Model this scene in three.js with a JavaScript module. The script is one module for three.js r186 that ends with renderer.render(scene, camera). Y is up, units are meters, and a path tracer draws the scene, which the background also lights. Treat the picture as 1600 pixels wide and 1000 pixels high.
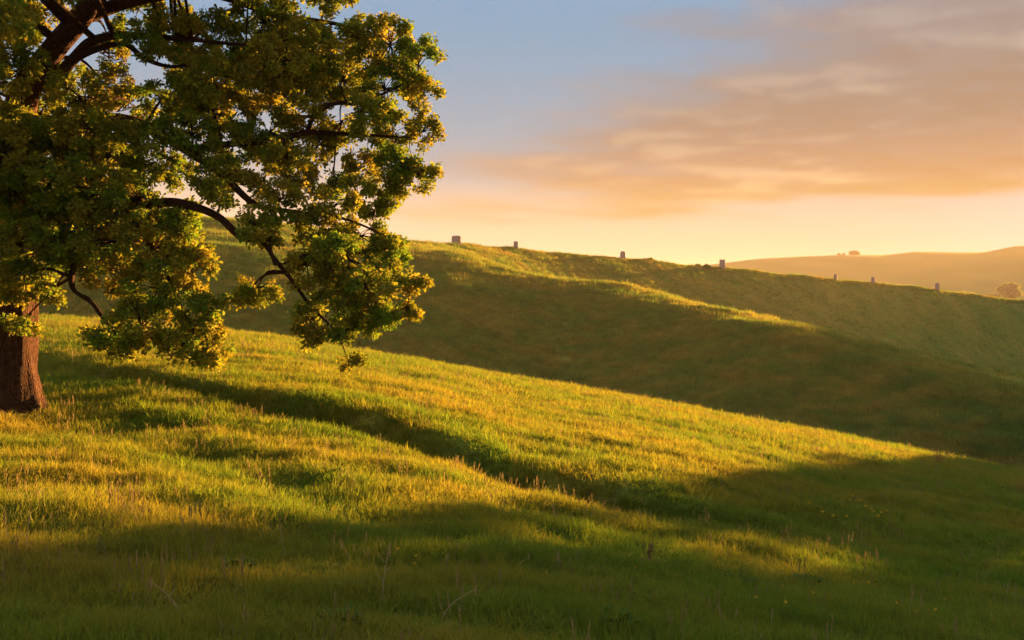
import * as THREE from 'three';
import { mergeGeometries } from 'three/addons/utils/BufferGeometryUtils.js';

// ---------------------------------------------------------------- camera, sky, sun, exposure
const F = 1586, CX = 800, HY = 440;                    // focal length and horizon in pixels of the 1600 x 1000 picture
const scene = new THREE.Scene();
const camera = new THREE.PerspectiveCamera(2 * Math.atan(500 / F) * 180 / Math.PI, 1.6, 0.1, 6000);
camera.setViewOffset(1600, 1000, 0, 500 - HY, 1600, 1000);
const renderer = new THREE.WebGLRenderer({ antialias: true });
renderer.toneMapping = THREE.LinearToneMapping;
const EXPOSURE = 8;
renderer.toneMappingExposure = EXPOSURE;
renderer.shadowMap.enabled = true;
const SUN_AZ = 38 * Math.PI / 180, SUN_EL = 5 * Math.PI / 180;
const toSun = new THREE.Vector3(Math.sin(SUN_AZ) * Math.cos(SUN_EL), Math.sin(SUN_EL), -Math.cos(SUN_AZ) * Math.cos(SUN_EL));
const sun = new THREE.DirectionalLight(new THREE.Color().setRGB(1, 0.475, 0.14), 5);
sun.position.copy(toSun).multiplyScalar(300);
sun.castShadow = true;
Object.assign(sun.shadow.camera, { left: -200, right: 200, top: 100, bottom: -100, near: 1, far: 800 });
sun.shadow.mapSize.set(4096, 4096);
scene.add(sun, sun.target);
scene.fog = new THREE.FogExp2(new THREE.Color().setRGB(1, 0.84, 0.66), 0.00017);

// ---------------------------------------------------------------- small tools
function rng(seed) { let s = seed >>> 0; return () => { s = (s + 0x6D2B79F5) | 0; let t = Math.imul(s ^ (s >>> 15), 1 | s); t = (t + Math.imul(t ^ (t >>> 7), 61 | t)) ^ t; return ((t ^ (t >>> 14)) >>> 0) / 4294967296; }; }
const clamp = (x, a = 0, b = 1) => Math.min(b, Math.max(a, x)), lerp = (a, b, t) => a + (b - a) * t;
const sstep = (a, b, x) => { const t = clamp((x - a) / (b - a)); return t * t * (3 - 2 * t); };
function hash2(ix, iy) { let h = Math.imul(ix, 374761393) ^ Math.imul(iy, 668265263); h = Math.imul(h ^ (h >>> 13), 1274126177); return ((h ^ (h >>> 16)) >>> 0) / 4294967296; }
function noise(x, y) {                                 // gradient noise, about -1 .. 1
  const ix = Math.floor(x), iy = Math.floor(y), fx = x - ix, fy = y - iy;
  const g = (jx, jy, dx, dy) => { const a = hash2(jx, jy) * 6.2831853; return Math.cos(a) * dx + Math.sin(a) * dy; };
  const u = fx * fx * fx * (fx * (fx * 6 - 15) + 10), v = fy * fy * fy * (fy * (fy * 6 - 15) + 10);
  return 1.5 * lerp(lerp(g(ix, iy, fx, fy), g(ix + 1, iy, fx - 1, fy), u), lerp(g(ix, iy + 1, fx, fy - 1), g(ix + 1, iy + 1, fx - 1, fy - 1), u), v);
}
function fbm(x, y, n = 4) { let s = 0, a = 0.5; for (let i = 0; i < n; i++) { s += a * noise(x, y); x = x * 2.03 + 17.3; y = y * 2.03 - 9.1; a *= 0.5; } return s; }
function pchip(xs, ys) {                               // monotone cubic through the points, constant outside
  const n = xs.length, d = new Float64Array(n), m = new Float64Array(n);
  for (let i = 0; i < n - 1; i++) d[i] = (ys[i + 1] - ys[i]) / (xs[i + 1] - xs[i]);
  m[0] = d[0]; m[n - 1] = d[n - 2];
  for (let i = 1; i < n - 1; i++) m[i] = d[i - 1] * d[i] <= 0 ? 0 : 2 * d[i - 1] * d[i] / (d[i - 1] + d[i]);
  return (x) => {
    if (x <= xs[0]) return ys[0];
    if (x >= xs[n - 1]) return ys[n - 1];
    let a = 0, b = n - 1;
    while (b - a > 1) { const c = (a + b) >> 1; if (xs[c] <= x) a = c; else b = c; }
    const h = xs[b] - xs[a], t = (x - xs[a]) / h, t2 = t * t, t3 = t2 * t;
    return ys[a] * (2 * t3 - 3 * t2 + 1) + m[a] * h * (t3 - 2 * t2 + t) + ys[b] * (3 * t2 - 2 * t3) + m[b] * h * (t3 - t2);
  };
}
const curve = (...pts) => pchip(pts.map((p) => p[0]), pts.map((p) => p[1]));
const taken = new Map();
function numbered(name) { const n = taken.get(name) ?? 0; taken.set(name, n + 1); return n ? name + '_' + String(n).padStart(3, '0') : name; }
function tag(o, label, category, group, kind) {
  if (label) o.userData.label = label;
  if (category) o.userData.category = category;
  if (group) o.userData.group = group;
  if (kind) o.userData.kind = kind;
  return o;
}
function mesh(name, geometry, material, parent) { const m = new THREE.Mesh(geometry, material); m.name = parent ? name : numbered(name); m.castShadow = m.receiveShadow = true; (parent ?? scene).add(m); return m; }
function thing(name, pos, turn, label, category, group) { const o = new THREE.Group(); o.name = numbered(name); o.position.set(...pos); o.rotation.y = turn || 0; scene.add(o); return tag(o, label, category, group); }
const rgb = (r, g, b) => new THREE.Color().setRGB(r, g, b);

// ---------------------------------------------------------------- sky (air and cloud only)
{
  const W = 2048, H = 1024, data = new Float32Array(W * H * 4), D = 180 / Math.PI;
  const s = (r, g, b) => [r, g, b].map((c) => { c /= 255; return c <= 0.04045 ? c / 12.92 : ((c + 0.055) / 1.055) ** 2.4; });
  const ramp = (stops) => [0, 1, 2].map((c) => pchip(stops.map((p) => p[0]), stops.map((p) => p[1][c])));
  const clear = ramp([[-2, s(252, 214, 160)], [1.5, s(250, 211, 174)], [3, s(247, 209, 174)], [4.5, s(225, 200, 174)], [6.5, s(177, 180, 182)], [9.5, s(151, 172, 189)], [15, s(130, 168, 199)], [30, s(180, 200, 222)], [90, s(180, 200, 224)]]);  // overhead, out of view, made brighter than the visible sky to fill the shade
  const cloudDark = ramp([[-2, s(236, 180, 112)], [4, s(226, 178, 108)], [6, s(212, 162, 112)], [9, s(184, 149, 118)], [14, s(174, 151, 138)], [30, s(206, 190, 182)], [90, s(206, 200, 202)]]);
  for (let j = 0; j < H; j++) for (let i = 0; i < W; i++) {
    const el = ((j + 0.5) / H - 0.5) * Math.PI, ph = ((i + 0.5) / W - 0.5) * 2 * Math.PI;
    const x = Math.cos(el) * Math.cos(ph), y = Math.sin(el), z = Math.cos(el) * Math.sin(ph);
    const cosS = clamp(x * toSun.x + y * toSun.y + z * toSun.z, -1, 1), ang = Math.acos(cosS) * D, E = el * D, A = Math.atan2(x, -z) * D;
    const away = sstep(20, 150, ang);                   // opposite the sun the low clear sky is raised to fill the shade, cloud dimmed
    const near = Math.exp(-((ang / 14) ** 2)), wide = Math.exp(-((ang / 38) ** 2));
    const o = (j * W + i) * 4, e = Math.max(E, -2), low = Math.exp(-((Math.max(e, 0) / 5) ** 2));
    // cloud sheet: bands that flatten towards the horizon, gathered round the sun's side of the sky
    const v = Math.log(Math.max(e, 0.5) + 3) * 5.2, u = A / 9 + v * 0.35;
    const n = fbm(u * 0.6 + 3.1, v * 0.8 + 1.7, 5), n2 = fbm(u * 0.9 - 8.2, v * 1.35 + 4.4, 3), wisp = fbm(u * 2.2 + n2 * 1.6 + 5.5, v * 3.4 + n * 1.2 - 2.2, 5);
    const side = curveSide(A, e) + n * 0.6 + n2 * 0.3 + wisp * 0.28;
    const dens = sstep(0.02, 0.85, side) * sstep(3.3 + n2 * 1.6, 4.5 + n2 * 1.6, e - 0.035 * (A - 5));
    const thin = clamp(0.48 + n2 * 0.9 + wisp * 0.75);    // thinner places let the glow through
    for (let c = 0; c < 3; c++) {
      let k = clear[c](e);
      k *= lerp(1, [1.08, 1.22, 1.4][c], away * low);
      k += [0.2, 0.07, 0.22][c] * near * low + [0, 0.07, 0.16][c] * near * near * low;
      let cl = cloudDark[c](e) * lerp(0.97, [0.86, 0.9, 0.96][c], away);
      cl += [0.24, 0.15, 0.05][c] * near * (0.1 + thin * 0.9) * Math.exp(-Math.max(0, e - 5) / 5) - [0.05, 0.03, 0.02][c] * (1 - thin);
      const glow = [0.34, 0.24, 0.09][c] * sstep(0.55, 0.9, thin) * wide * Math.exp(-Math.max(0, e - 7) / 6);
      let out = lerp(k, cl + glow, dens * lerp(0.72, 0.96, 1 - thin));
      data[o + c] = Math.max(0.001, out) / EXPOSURE * (E < -2 ? 0.35 : 1);
    }
    data[o + 3] = 1;
  }
  function curveSide(A, e) {                            // how far into the cloud sheet a direction lies
    const edge = lerp(-11, 7, clamp((e - 3) / 12)), back = sstep(150, 90, Math.abs(A - 35));
    return (A - edge) / 19 * back - 0.15 * (1 - back) + 0.25 * sstep(18, 40, e);
  }
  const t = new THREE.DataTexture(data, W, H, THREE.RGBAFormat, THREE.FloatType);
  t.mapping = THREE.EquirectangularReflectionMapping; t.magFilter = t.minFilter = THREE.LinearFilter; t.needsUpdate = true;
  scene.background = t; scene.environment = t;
}

// ---------------------------------------------------------------- the lie of the land
// Section through the ground for every direction from the camera: (distance along the view axis, row at which it is seen) at the crests and feet.
const K = (() => {
  const d1 = curve([-300, 5.4], [0, 5.6], [800, 6.2], [1600, 8], [2200, 8.6]);
  const d2 = curve([-300, 17], [0, 17], [220, 14], [400, 11.5], [800, 11], [1600, 11.5], [2200, 12]), y2 = curve([-300, 640], [0, 644], [220, 695], [400, 762], [800, 832], [1200, 890], [1600, 965], [2200, 1000]);
  const d3 = curve([-300, 24], [0, 23], [220, 19.5], [400, 16.5], [600, 15.5], [800, 14.5], [1000, 14], [1160, 13.6], [1400, 13.4], [1600, 13.4], [2200, 14]);
  const y3 = curve([-300, 575], [0, 586], [220, 608], [400, 660], [500, 674], [600, 699], [700, 727], [800, 771], [900, 790], [1000, 812], [1160, 838], [1400, 896], [1600, 932], [2200, 980]);
  const dip = curve([-300, 0.02], [100, 0.06], [220, 0.3], [400, 0.55], [1000, 0.6], [1160, 0.5], [1350, 0.25], [1600, 0.18], [2200, 0.05]);
  const y5 = curve([-300, 556], [0, 566], [220, 580], [400, 612], [500, 625], [600, 647], [700, 677], [800, 720], [900, 743], [1000, 762], [1060, 778], [1160, 815], [1400, 868], [1600, 900], [2200, 950]);
  const d7 = curve([-300, 46], [0, 46], [650, 45], [1000, 42], [1420, 38], [1600, 37], [2200, 36]);
  const y7 = curve([-300, 490], [0, 497], [90, 500], [350, 522], [650, 569], [900, 611], [1200, 665], [1420, 709], [1600, 742], [2200, 830]);
  const d13 = curve([-300, 132], [400, 134], [640, 150], [850, 144], [1000, 138], [1150, 126], [1300, 116], [1450, 106], [1600, 98], [2200, 84]);
  const y13 = curve([-300, 345], [0, 356], [310, 381], [500, 389], [620, 391], [700, 396], [775, 417], [850, 434], [900, 441], [1000, 455], [1100, 477], [1150, 488], [1250, 510], [1350, 535], [1450, 560], [1600, 600], [2200, 700]);
  const d18 = curve([-300, 176], [400, 178], [640, 193], [806, 218], [972, 241], [1128, 262], [1305, 288], [1464, 310], [1600, 332], [2200, 370]);
  const y18 = curve([-300, 300], [0, 314], [310, 340], [400, 347], [620, 377], [713, 383], [806, 390], [972, 404.5], [1128, 419], [1305, 436], [1364, 441], [1464, 453], [1550, 464], [1600, 470], [2200, 520]);
  const y22 = curve([-300, 425], [900, 425], [1060, 420], [1135, 410], [1200, 402], [1330, 399], [1375, 399], [1440, 393.5], [1530, 393], [1600, 384], [1800, 386], [2200, 405]);
  const H = (d, y) => d * (HY - y) / F;
  return (px) => {
    const k = [[0, -1.95], [d1(px), H(d1(px), 1000)], [d2(px), H(d2(px), y2(px))]];
    const a = d3(px), ha = H(a, y3(px)); k.push([a, ha]);
    k.push([a + 1.15, ha - dip(px)]);
    const t = a + 2.15, ht = H(t, y5(px)); k.push([t, ht]);
    const c = d7(px), hc = H(c, y7(px));
    k.push([lerp(t, c, 0.5), lerp(ht, hc, 0.5) + 0.18], [c, hc], [c + 9, hc - 1.9]);
    const s = d13(px), hs = H(s, y13(px)), split = sstep(600, 860, px), v = c + Math.min(24, (s - c) * 0.42);
    k.push([v, hc - 6]);
    k.push([Math.max(s - 48, v + (s - v) * 0.3), hs - lerp(13.5, 5.5, sstep(700, 1500, px))]);
    k.push([s - 18, hs - 3.6], [s - 9, hs - 1.0], [s, hs]);
    const r = d18(px), hr = H(r, y18(px));
    const b = r - Math.min(lerp(26, 60, sstep(800, 1600, px)), (r - s) * 0.55), q = lerp(s, b, 0.4);
    k.push([q, lerp(lerp(hs, hr, (q - s) / (r - s)) + 0.1, hs / s * q - 1.6, split)], [b, lerp(lerp(hs, hr, (b - s) / (r - s)) + 0.1, hs / s * b - 0.6, split)]);
    k.push([r - Math.min(lerp(12, 5, split), (r - s) * 0.28), hr - lerp(1.0, 1.1, split)], [r, hr], [r + 25, hr - 2.5], [r + 90, hr - 18], [620, -22], [1250, -16]);
    const f = 1700; k.push([f, H(f, y22(px))], [2200, 12], [3600, -20]);
    return k;
  };
})();
const KMEADOW = 9, KSPUR = 15;                          // sections where one landform ends and the next begins (in the hidden dips)
const AZ = [], RAD = [], RSEAM = [];
{ // columns are close together where the picture looks, wide apart elsewhere
  for (let a = -180; a < -34; a += 6) AZ.push(a);
  for (let a = -34; a < 34; a += 0.13) AZ.push(a);
  for (let a = 34; a <= 60; a += 0.8) AZ.push(a);
  for (let a = 64; a <= 180.01; a += 5.8) AZ.push(Math.min(a, 180));
  if (AZ[AZ.length - 1] < 180) AZ.push(180);
}
for (let r = 1.2; r < 3700; r *= r < 60 ? 1.0105 : r < 400 ? 1.0085 : 1.03) RAD.push(r);
const NA = AZ.length, NR = RAD.length, HGT = new Float32Array(NA * NR);
const SHADEHILL = [[450 * Math.sin(SUN_AZ) - 30 * Math.cos(SUN_AZ), -450 * Math.cos(SUN_AZ) - 30 * Math.sin(SUN_AZ), 46, 25]];                                     // unseen hill added beside the view to shade the right end of the spur: [x, z, radius, height]
function detail(x, z, r) {
  const q = x * 0.42 - z * 0.91, p = x * 0.91 + z * 0.42;      // along and across the terraces
  const n = sstep(2.5, 7, r);
  let h = 0.095 * n * lerp(0.3, 1, sstep(-6.5, -0.5, x + Math.max(0, -z - 19) * 0.6)) * noise(p * 0.3 + 4, q * 0.8) + 0.075 * n * noise(x * 0.9, z * 1.5 + 7) + 0.022 * n * noise(x * 3.1 + 2, z * 3.3);
  if (r > 60) { const m = sstep(700, 300, r); h += m * 0.5 * noise(x * 0.05, z * 0.08) + sstep(230, 110, r) * (0.22 * noise(x * 0.16, z * 0.3) + 0.1 * noise(x * 0.3 + z * 0.1, z * 0.55 + 9)) + m * 0.25 * noise(x * 0.09 + z * 0.03, z * 0.16); }
  if (r > 400) h += sstep(400, 700, r) * 2.2 * noise(x * 0.006, z * 0.006);
  return h;
}
for (let i = 0; i < NA; i++) {
  const a = AZ[i] * Math.PI / 180, clampA = clamp(AZ[i], -36, 44) * Math.PI / 180, px = CX + F * Math.tan(clampA), ca = Math.cos(clampA);
  const k = K(px), f = pchip(k.map((p) => p[0] / ca), k.map((p) => p[1]));
  const back = sstep(110, 180, Math.abs(AZ[i]));
  for (let j = 0; j < NR; j++) {
    const r = RAD[j], x = r * Math.sin(a), z = -r * Math.cos(a);
    let h = f(r);
    h = lerp(h, -2 - Math.min(r, 60) * 0.02, back);
    for (const [ox, oz, R, oh] of SHADEHILL) h = lerp(h, oh, Math.exp(-((((x - ox) ** 2 + (z - oz) ** 2) / (R * R)) ** 2)));
    HGT[i * NR + j] = h + detail(x, z, r);
  }
  RSEAM[i] = [KMEADOW, KSPUR, 19].map((n) => { const r = k[n][0] / ca; let j = RAD.findIndex((q) => q > r); return j; });
}
function ground(x, z) {                                 // height of the sheet under (x, z)
  const r = Math.hypot(x, z), a = Math.atan2(x, -z) * 180 / Math.PI;
  let i0 = 0, i1 = NA - 1; while (i1 - i0 > 1) { const c = (i0 + i1) >> 1; if (AZ[c] <= a) i0 = c; else i1 = c; }
  let j0 = 0, j1 = NR - 1; while (j1 - j0 > 1) { const c = (j0 + j1) >> 1; if (RAD[c] <= r) j0 = c; else j1 = c; }
  const s = clamp((a - AZ[i0]) / (AZ[i1] - AZ[i0])), t = clamp((r - RAD[j0]) / (RAD[j1] - RAD[j0]));
  return lerp(lerp(HGT[i0 * NR + j0], HGT[i0 * NR + j1], t), lerp(HGT[i1 * NR + j0], HGT[i1 * NR + j1], t), s);
}
const at = (px, py, d) => [(px - CX) / F * d, (HY - py) / F * d, -d];
function seen(px, py, from = 3, to = 1400) {            // where the line of sight through a point of the picture meets the ground
  let last = from;
  for (let d = from; d < to; d *= 1.004) { const [x, y, z] = at(px, py, d); if (ground(x, z) > y) { let a = last, b = d; for (let n = 0; n < 12; n++) { const c = (a + b) / 2, q = at(px, py, c); if (ground(q[0], q[2]) > q[1]) b = c; else a = c; } return at(px, py, b); } last = d; }
  return null;
}
function sightDepth(px, d) { const x = (px - CX) / F * d; return [x, ground(x, -d), -d]; }

// colour of the sward: greener and drier patches
function sward(x, z) {
  const r = Math.hypot(x, z), dry = clamp(0.38 + 0.75 * sstep(900, 300, r) * fbm(x * 0.11 + 3, z * 0.16 - 2, 3) + 0.35 * sstep(180, 80, r) * noise(x * 0.6, z * 0.8) + 0.5 * sstep(200, 600, r) * noise(x * 0.012, z * 0.02));
  return dry;
}
const GREEN = [0.050, 0.078, 0.010], DRYC = [0.13, 0.115, 0.022];
function groundTexture(size, fn) {
  const data = new Uint8Array(size * size * 4);
  for (let j = 0; j < size; j++) for (let i = 0; i < size; i++) { const c = fn(i / size, j / size); for (let k = 0; k < 3; k++) data[(j * size + i) * 4 + k] = clamp(c[k]) * 255; data[(j * size + i) * 4 + 3] = 255; }
  const t = new THREE.DataTexture(data, size, size); t.wrapS = t.wrapT = THREE.RepeatWrapping; t.magFilter = THREE.LinearFilter; t.minFilter = THREE.LinearMipmapLinearFilter; t.generateMipmaps = true; t.needsUpdate = true; return t;
}
const wrapNoise = (u, v, n, sd) => { // tileable noise
  const w = (a) => a * n, p = (dx, dy) => noise(w(u) - dx * n + sd * 31.7, w(v) - dy * n + sd * 11.3);
  return lerp(lerp(p(0, 0), p(1, 0), u), lerp(p(0, 1), p(1, 1), u), v);
};
const soilMap = groundTexture(512, (u, v) => { const n = 0.72 + 0.22 * wrapNoise(u, v, 24, 1) + 0.2 * wrapNoise(u, v, 70, 2) + 0.15 * wrapNoise(u, v, 9, 3); return [n, n, n * 0.95]; });
soilMap.repeat.set(1 / 3.1, 1 / 3.1);
const soilBump = groundTexture(512, (u, v) => { const n = 0.5 + 0.3 * wrapNoise(u, v, 30, 5) + 0.25 * wrapNoise(u, v, 80, 6); return [n, n, n]; });
soilBump.repeat.set(1 / 2.3, 1 / 2.3);
const turf = new THREE.MeshPhysicalMaterial({ specularIntensity: 0.08, map: soilMap, bumpMap: soilBump, bumpScale: 0.12, roughness: 1, vertexColors: true });
turf.name = 'turf';
function landform(name, from, to, label) {              // the ground between two dips, as one sheet
  const jmin = Math.min(...AZ.map((_, i) => from ? RSEAM[i][from - 1] : 0)), jmax = Math.max(...AZ.map((_, i) => to < 4 ? RSEAM[i][to - 1] : NR - 1));
  const n = jmax - jmin + 1, pos = new Float32Array(NA * n * 3), uv = new Float32Array(NA * n * 2), col = new Float32Array(NA * n * 3), idx = [];
  for (let i = 0; i < NA; i++) for (let j = 0; j < n; j++) {
    const r = RAD[j + jmin], a = AZ[i] * Math.PI / 180, x = r * Math.sin(a), z = -r * Math.cos(a), o = i * n + j, m = sward(x, z);
    pos.set([x, HGT[i * NR + j + jmin], z], o * 3); uv.set([x, z], o * 2);
    for (let c = 0; c < 3; c++) col[o * 3 + c] = lerp(GREEN[c], DRYC[c], m) * 3.2;
    if (i < NA - 1 && j < n - 1) {
      const J = j + jmin, lo = from ? RSEAM[i][from - 1] : 0, hi = to < 4 ? RSEAM[i][to - 1] : NR - 1;
      if (J >= lo && J < hi) idx.push(o, o + n, o + 1, o + 1, o + n, o + n + 1);
    }
  }
  const g = new THREE.BufferGeometry();
  g.setAttribute('position', new THREE.BufferAttribute(pos, 3)); g.setAttribute('uv', new THREE.BufferAttribute(uv, 2)); g.setAttribute('color', new THREE.BufferAttribute(col, 3));
  g.setIndex(idx); g.computeVertexNormals();
  return tag(mesh(name, g, turf), label, null, null, 'structure');
}
landform('meadow', 0, 1, 'near grassy slope with a shallow gully running across it below the oak');
landform('hill', 1, 2, 'shaded green spur with a sunlit crest, behind the near slope');
landform('hill_ridge', 2, 3, 'long grassy ridge that carries the row of stone pillars');
landform('distant_hills', 3, 4, 'hazy orange hills on the horizon beyond the ridge');

// ---------------------------------------------------------------- grass
function leafMaterial(name, color, through, rough = 0.9) { const m = new THREE.MeshPhysicalMaterial({ color, roughness: rough, transmission: through, thickness: 0, side: THREE.DoubleSide, specularIntensity: 0.15 }); m.name = name; return m; }
function blade(P, I, base, dir, len, bend, w, segs = 3) { // one blade: a tapering strip that bows over
  const sx = -Math.sin(dir), sz = Math.cos(dir), n0 = P.length / 3;
  let x = base[0], y = base[1], z = base[2], lean = bend * 0.25;
  for (let s = 0; s <= segs; s++) {
    const t = s / segs, ww = w * 0.5 * (1 - t ** 1.6);
    if (s < segs) P.push(x - sx * ww, y, z - sz * ww, x + sx * ww, y, z + sz * ww); else P.push(x, y, z);
    x += Math.cos(dir) * Math.sin(lean) * len / segs; z += Math.sin(dir) * Math.sin(lean) * len / segs; y += Math.cos(lean) * len / segs;
    lean += bend / segs * 1.5;
  }
  for (let s = 0; s < segs - 1; s++) { const a = n0 + s * 2; I.push(a, a + 1, a + 2, a + 1, a + 3, a + 2); }
  const a = n0 + (segs - 1) * 2; I.push(a, a + 1, a + 2);
}
function fromArrays(P, I) { const g = new THREE.BufferGeometry(); g.setAttribute('position', new THREE.BufferAttribute(new Float32Array(P), 3)); g.setIndex(I); g.computeVertexNormals(); return g; }
function tuftGeometry(seed, n, radius, h, w) {
  const R = rng(seed), P = [], I = [];
  for (let k = 0; k < n; k++) {
    const a = R() * 6.283, r = radius * Math.sqrt(R()), dir = a + (R() - 0.5) * 2.6;
    blade(P, I, [Math.cos(a) * r, -0.02, Math.sin(a) * r], dir, h * (0.45 + 0.75 * R()), 0.25 + R() * 1.6, w * (0.7 + 0.6 * R()));
  }
  return fromArrays(P, I);
}
function stalkGeometry(seed, n, radius, h) {            // flowering stems: thin stalk, feathery head
  const R = rng(seed), P = [], I = [];
  for (let k = 0; k < n; k++) {
    const a = R() * 6.283, r = radius * Math.sqrt(R()), dir = R() * 6.283, L = h * (0.6 + 0.5 * R()), b = 0.1 + 0.35 * R(), x = Math.cos(a) * r, z = Math.sin(a) * r;
    blade(P, I, [x, -0.02, z], dir, L, b, 0.0035); blade(P, I, [x, -0.02, z], dir + 1.6, L, 0.02, 0.003);
    const tx = x + Math.cos(dir) * L * b * 0.62, tz = z + Math.sin(dir) * L * b * 0.62, ty = L * (1 - b * b * 0.25) * 0.93;
    for (let q = 0; q < 6; q++) blade(P, I, [lerp(x, tx, 0.72 + q * 0.05), ty * (0.76 + q * 0.045), lerp(z, tz, 0.72 + q * 0.05)], R() * 6.283, 0.035 + 0.02 * R(), 0.5, 0.008, 2);
  }
  return fromArrays(P, I);
}
const M4 = new THREE.Matrix4(), Q4 = new THREE.Quaternion(), E4 = new THREE.Euler(), V4 = new THREE.Vector3(), S4 = new THREE.Vector3(), C4 = new THREE.Color();
function copies(name, geometry, material, list, parent) { // list of [x, y, z, turn, tiltX, tiltZ, sx, sy, [r, g, b]]
  const m = new THREE.InstancedMesh(geometry, material, list.length);
  list.forEach((p, i) => {
    M4.compose(V4.set(p[0], p[1], p[2]), Q4.setFromEuler(E4.set(p[4], p[3], p[5], 'YXZ')), S4.set(p[6], p[7], p[6])); m.setMatrixAt(i, M4);
    m.setColorAt(i, C4.setRGB(...p[8]));
  });
  m.name = parent ? name : numbered(name); m.castShadow = m.receiveShadow = true; m.userData.kind = 'stuff';
  (parent ?? scene).add(m);
  return m;
}
const bladeMat = leafMaterial('grass blade', rgb(1, 1, 1), 0.5, 1), strawMat = leafMaterial('straw', rgb(1, 1, 1), 0.4);
{
  const tufts = [1, 2, 3].map((s) => tuftGeometry(s, 34, 0.10, 0.115, 0.006)), stems = [1, 2].map((s) => stalkGeometry(s + 20, 4, 0.12, 0.24));
  const R = rng(77), lists = tufts.map(() => []), slists = stems.map(() => []);
  const spread = (d0, d1, per, grow, tall, stemShare) => {
    const half = 33 * Math.PI / 180, area = half * (d1 * d1 - d0 * d0), n = Math.round(area * per);
    for (let k = 0; k < n; k++) {
      const r = Math.sqrt(lerp(d0 * d0, d1 * d1, R())), a = (R() * 2 - 1) * half, x = r * Math.sin(a), z = -r * Math.cos(a), y = ground(x, z);
      const dry = clamp(sward(x, z) + (R() - 0.5) * 0.5), tus = clamp(0.5 + 0.7 * noise(x * 0.9 + 11, z * 1.2) + 0.45 * noise(x * 2.7, z * 2.9 - 5));
      if ((x + 8.45) ** 2 + (z + 16.6) ** 2 < 0.8) continue;
      const s = grow * (0.75 + 0.5 * R()), j = 0.8 + 0.4 * R();
      const c = [lerp(0.13, 0.34, dry) * j, lerp(0.225, 0.265, dry) * j, lerp(0.014, 0.026, dry) * j];
      lists[Math.floor(R() * 3)].push([x, y, z, R() * 6.283, (R() - 0.5) * 1.0, (R() - 0.5) * 1.0, s, tall * (0.4 + 1.25 * tus) * (0.8 + 0.4 * R()), c]);
      if (R() < 0.12 * stemShare * (0.35 + 1.3 * dry * dry * 1.6)) slists[Math.floor(R() * 2)].push([x, y, z, R() * 6.283, (R() - 0.5) * 0.2, (R() - 0.5) * 0.2, Math.sqrt(grow) * 1.1, (0.75 + 0.5 * R()) * (0.6 + 0.5 * tall), [0.3 * j, 0.235 * j, 0.09 * j]]);
    }
  };
  spread(3.2, 9, 420, 1, 1.0, 0.05); spread(9, 16, 240, 1.25, 1.05, 0.06); spread(16, 28, 130, 1.7, 1.2, 0.08); spread(28, 52, 60, 2.5, 1.5, 0.1);
  tufts.forEach((g, i) => tag(copies('grass', g, bladeMat, lists[i]), ['short pasture grass covering the near slope', 'tufted pasture grass covering the near slope', 'bowed pasture grass covering the near slope'][i], 'grass'));
  stems.forEach((g, i) => tag(copies('seed_grass', g, strawMat, slists[i]), ['straw coloured seed heads scattered over the near slope', 'taller straw coloured seed heads scattered over the near slope'][i], 'grass'));
  // rough pasture on the hills behind, where a tuft is about a pixel
  const coarse = tuftGeometry(9, 26, 0.36, 0.42, 0.03), far = [[], []];
  const rough = (which, a0, a1, k0, k1, per, dryer = 0) => {
    for (let i = 0; i < per; i++) {
      const az = lerp(a0, a1, R()) , a = az * Math.PI / 180, px = CX + F * Math.tan(a), k = K(px), d = lerp(k[k0][0] , k[k1][0], R()), r = d / Math.cos(a), x = r * Math.sin(a), z = -r * Math.cos(a);
      const dry = clamp(sward(x, z) - 0.08 + dryer - 0.15 * sstep(700, 400, px) + 0.35 * noise(x * 0.25, z * 0.45) + (R() - 0.5) * 0.3), j = 0.75 + 0.8 * R(), s = 0.6 + 0.5 * R() + 1.1 * R() ** 6;
      far[which].push([x, ground(x, z), z, R() * 6.283, 0, 0, s, s * (0.5 + 0.8 * R()), [lerp(0.135, 0.36, dry) * j, lerp(0.215, 0.25, dry) * j, lerp(0.025, 0.04, dry) * j]]);
    }
  };
  rough(0, -30, 29, 9, 10, 20000); rough(0, -30, 29, 10, 12, 60000); rough(0, -30, 29, 12, 13, 14000); rough(0, -30, 29, 13, 14, 16000); rough(1, -30, 29, 14, 15, 20000); rough(1, -30, 29, 15, 16, 40000); rough(1, -30, 29, 16, 17, 12000); rough(1, -30, 29, 17, 18, 8000);
  tag(copies('hill_grass', coarse, bladeMat, far[0]), 'rough pasture grass on the spur with the sunlit crest', 'grass');
  tag(copies('hill_grass', coarse, bladeMat, far[1]), 'rough pasture grass on the ridge under the stone pillars', 'grass');
}
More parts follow.
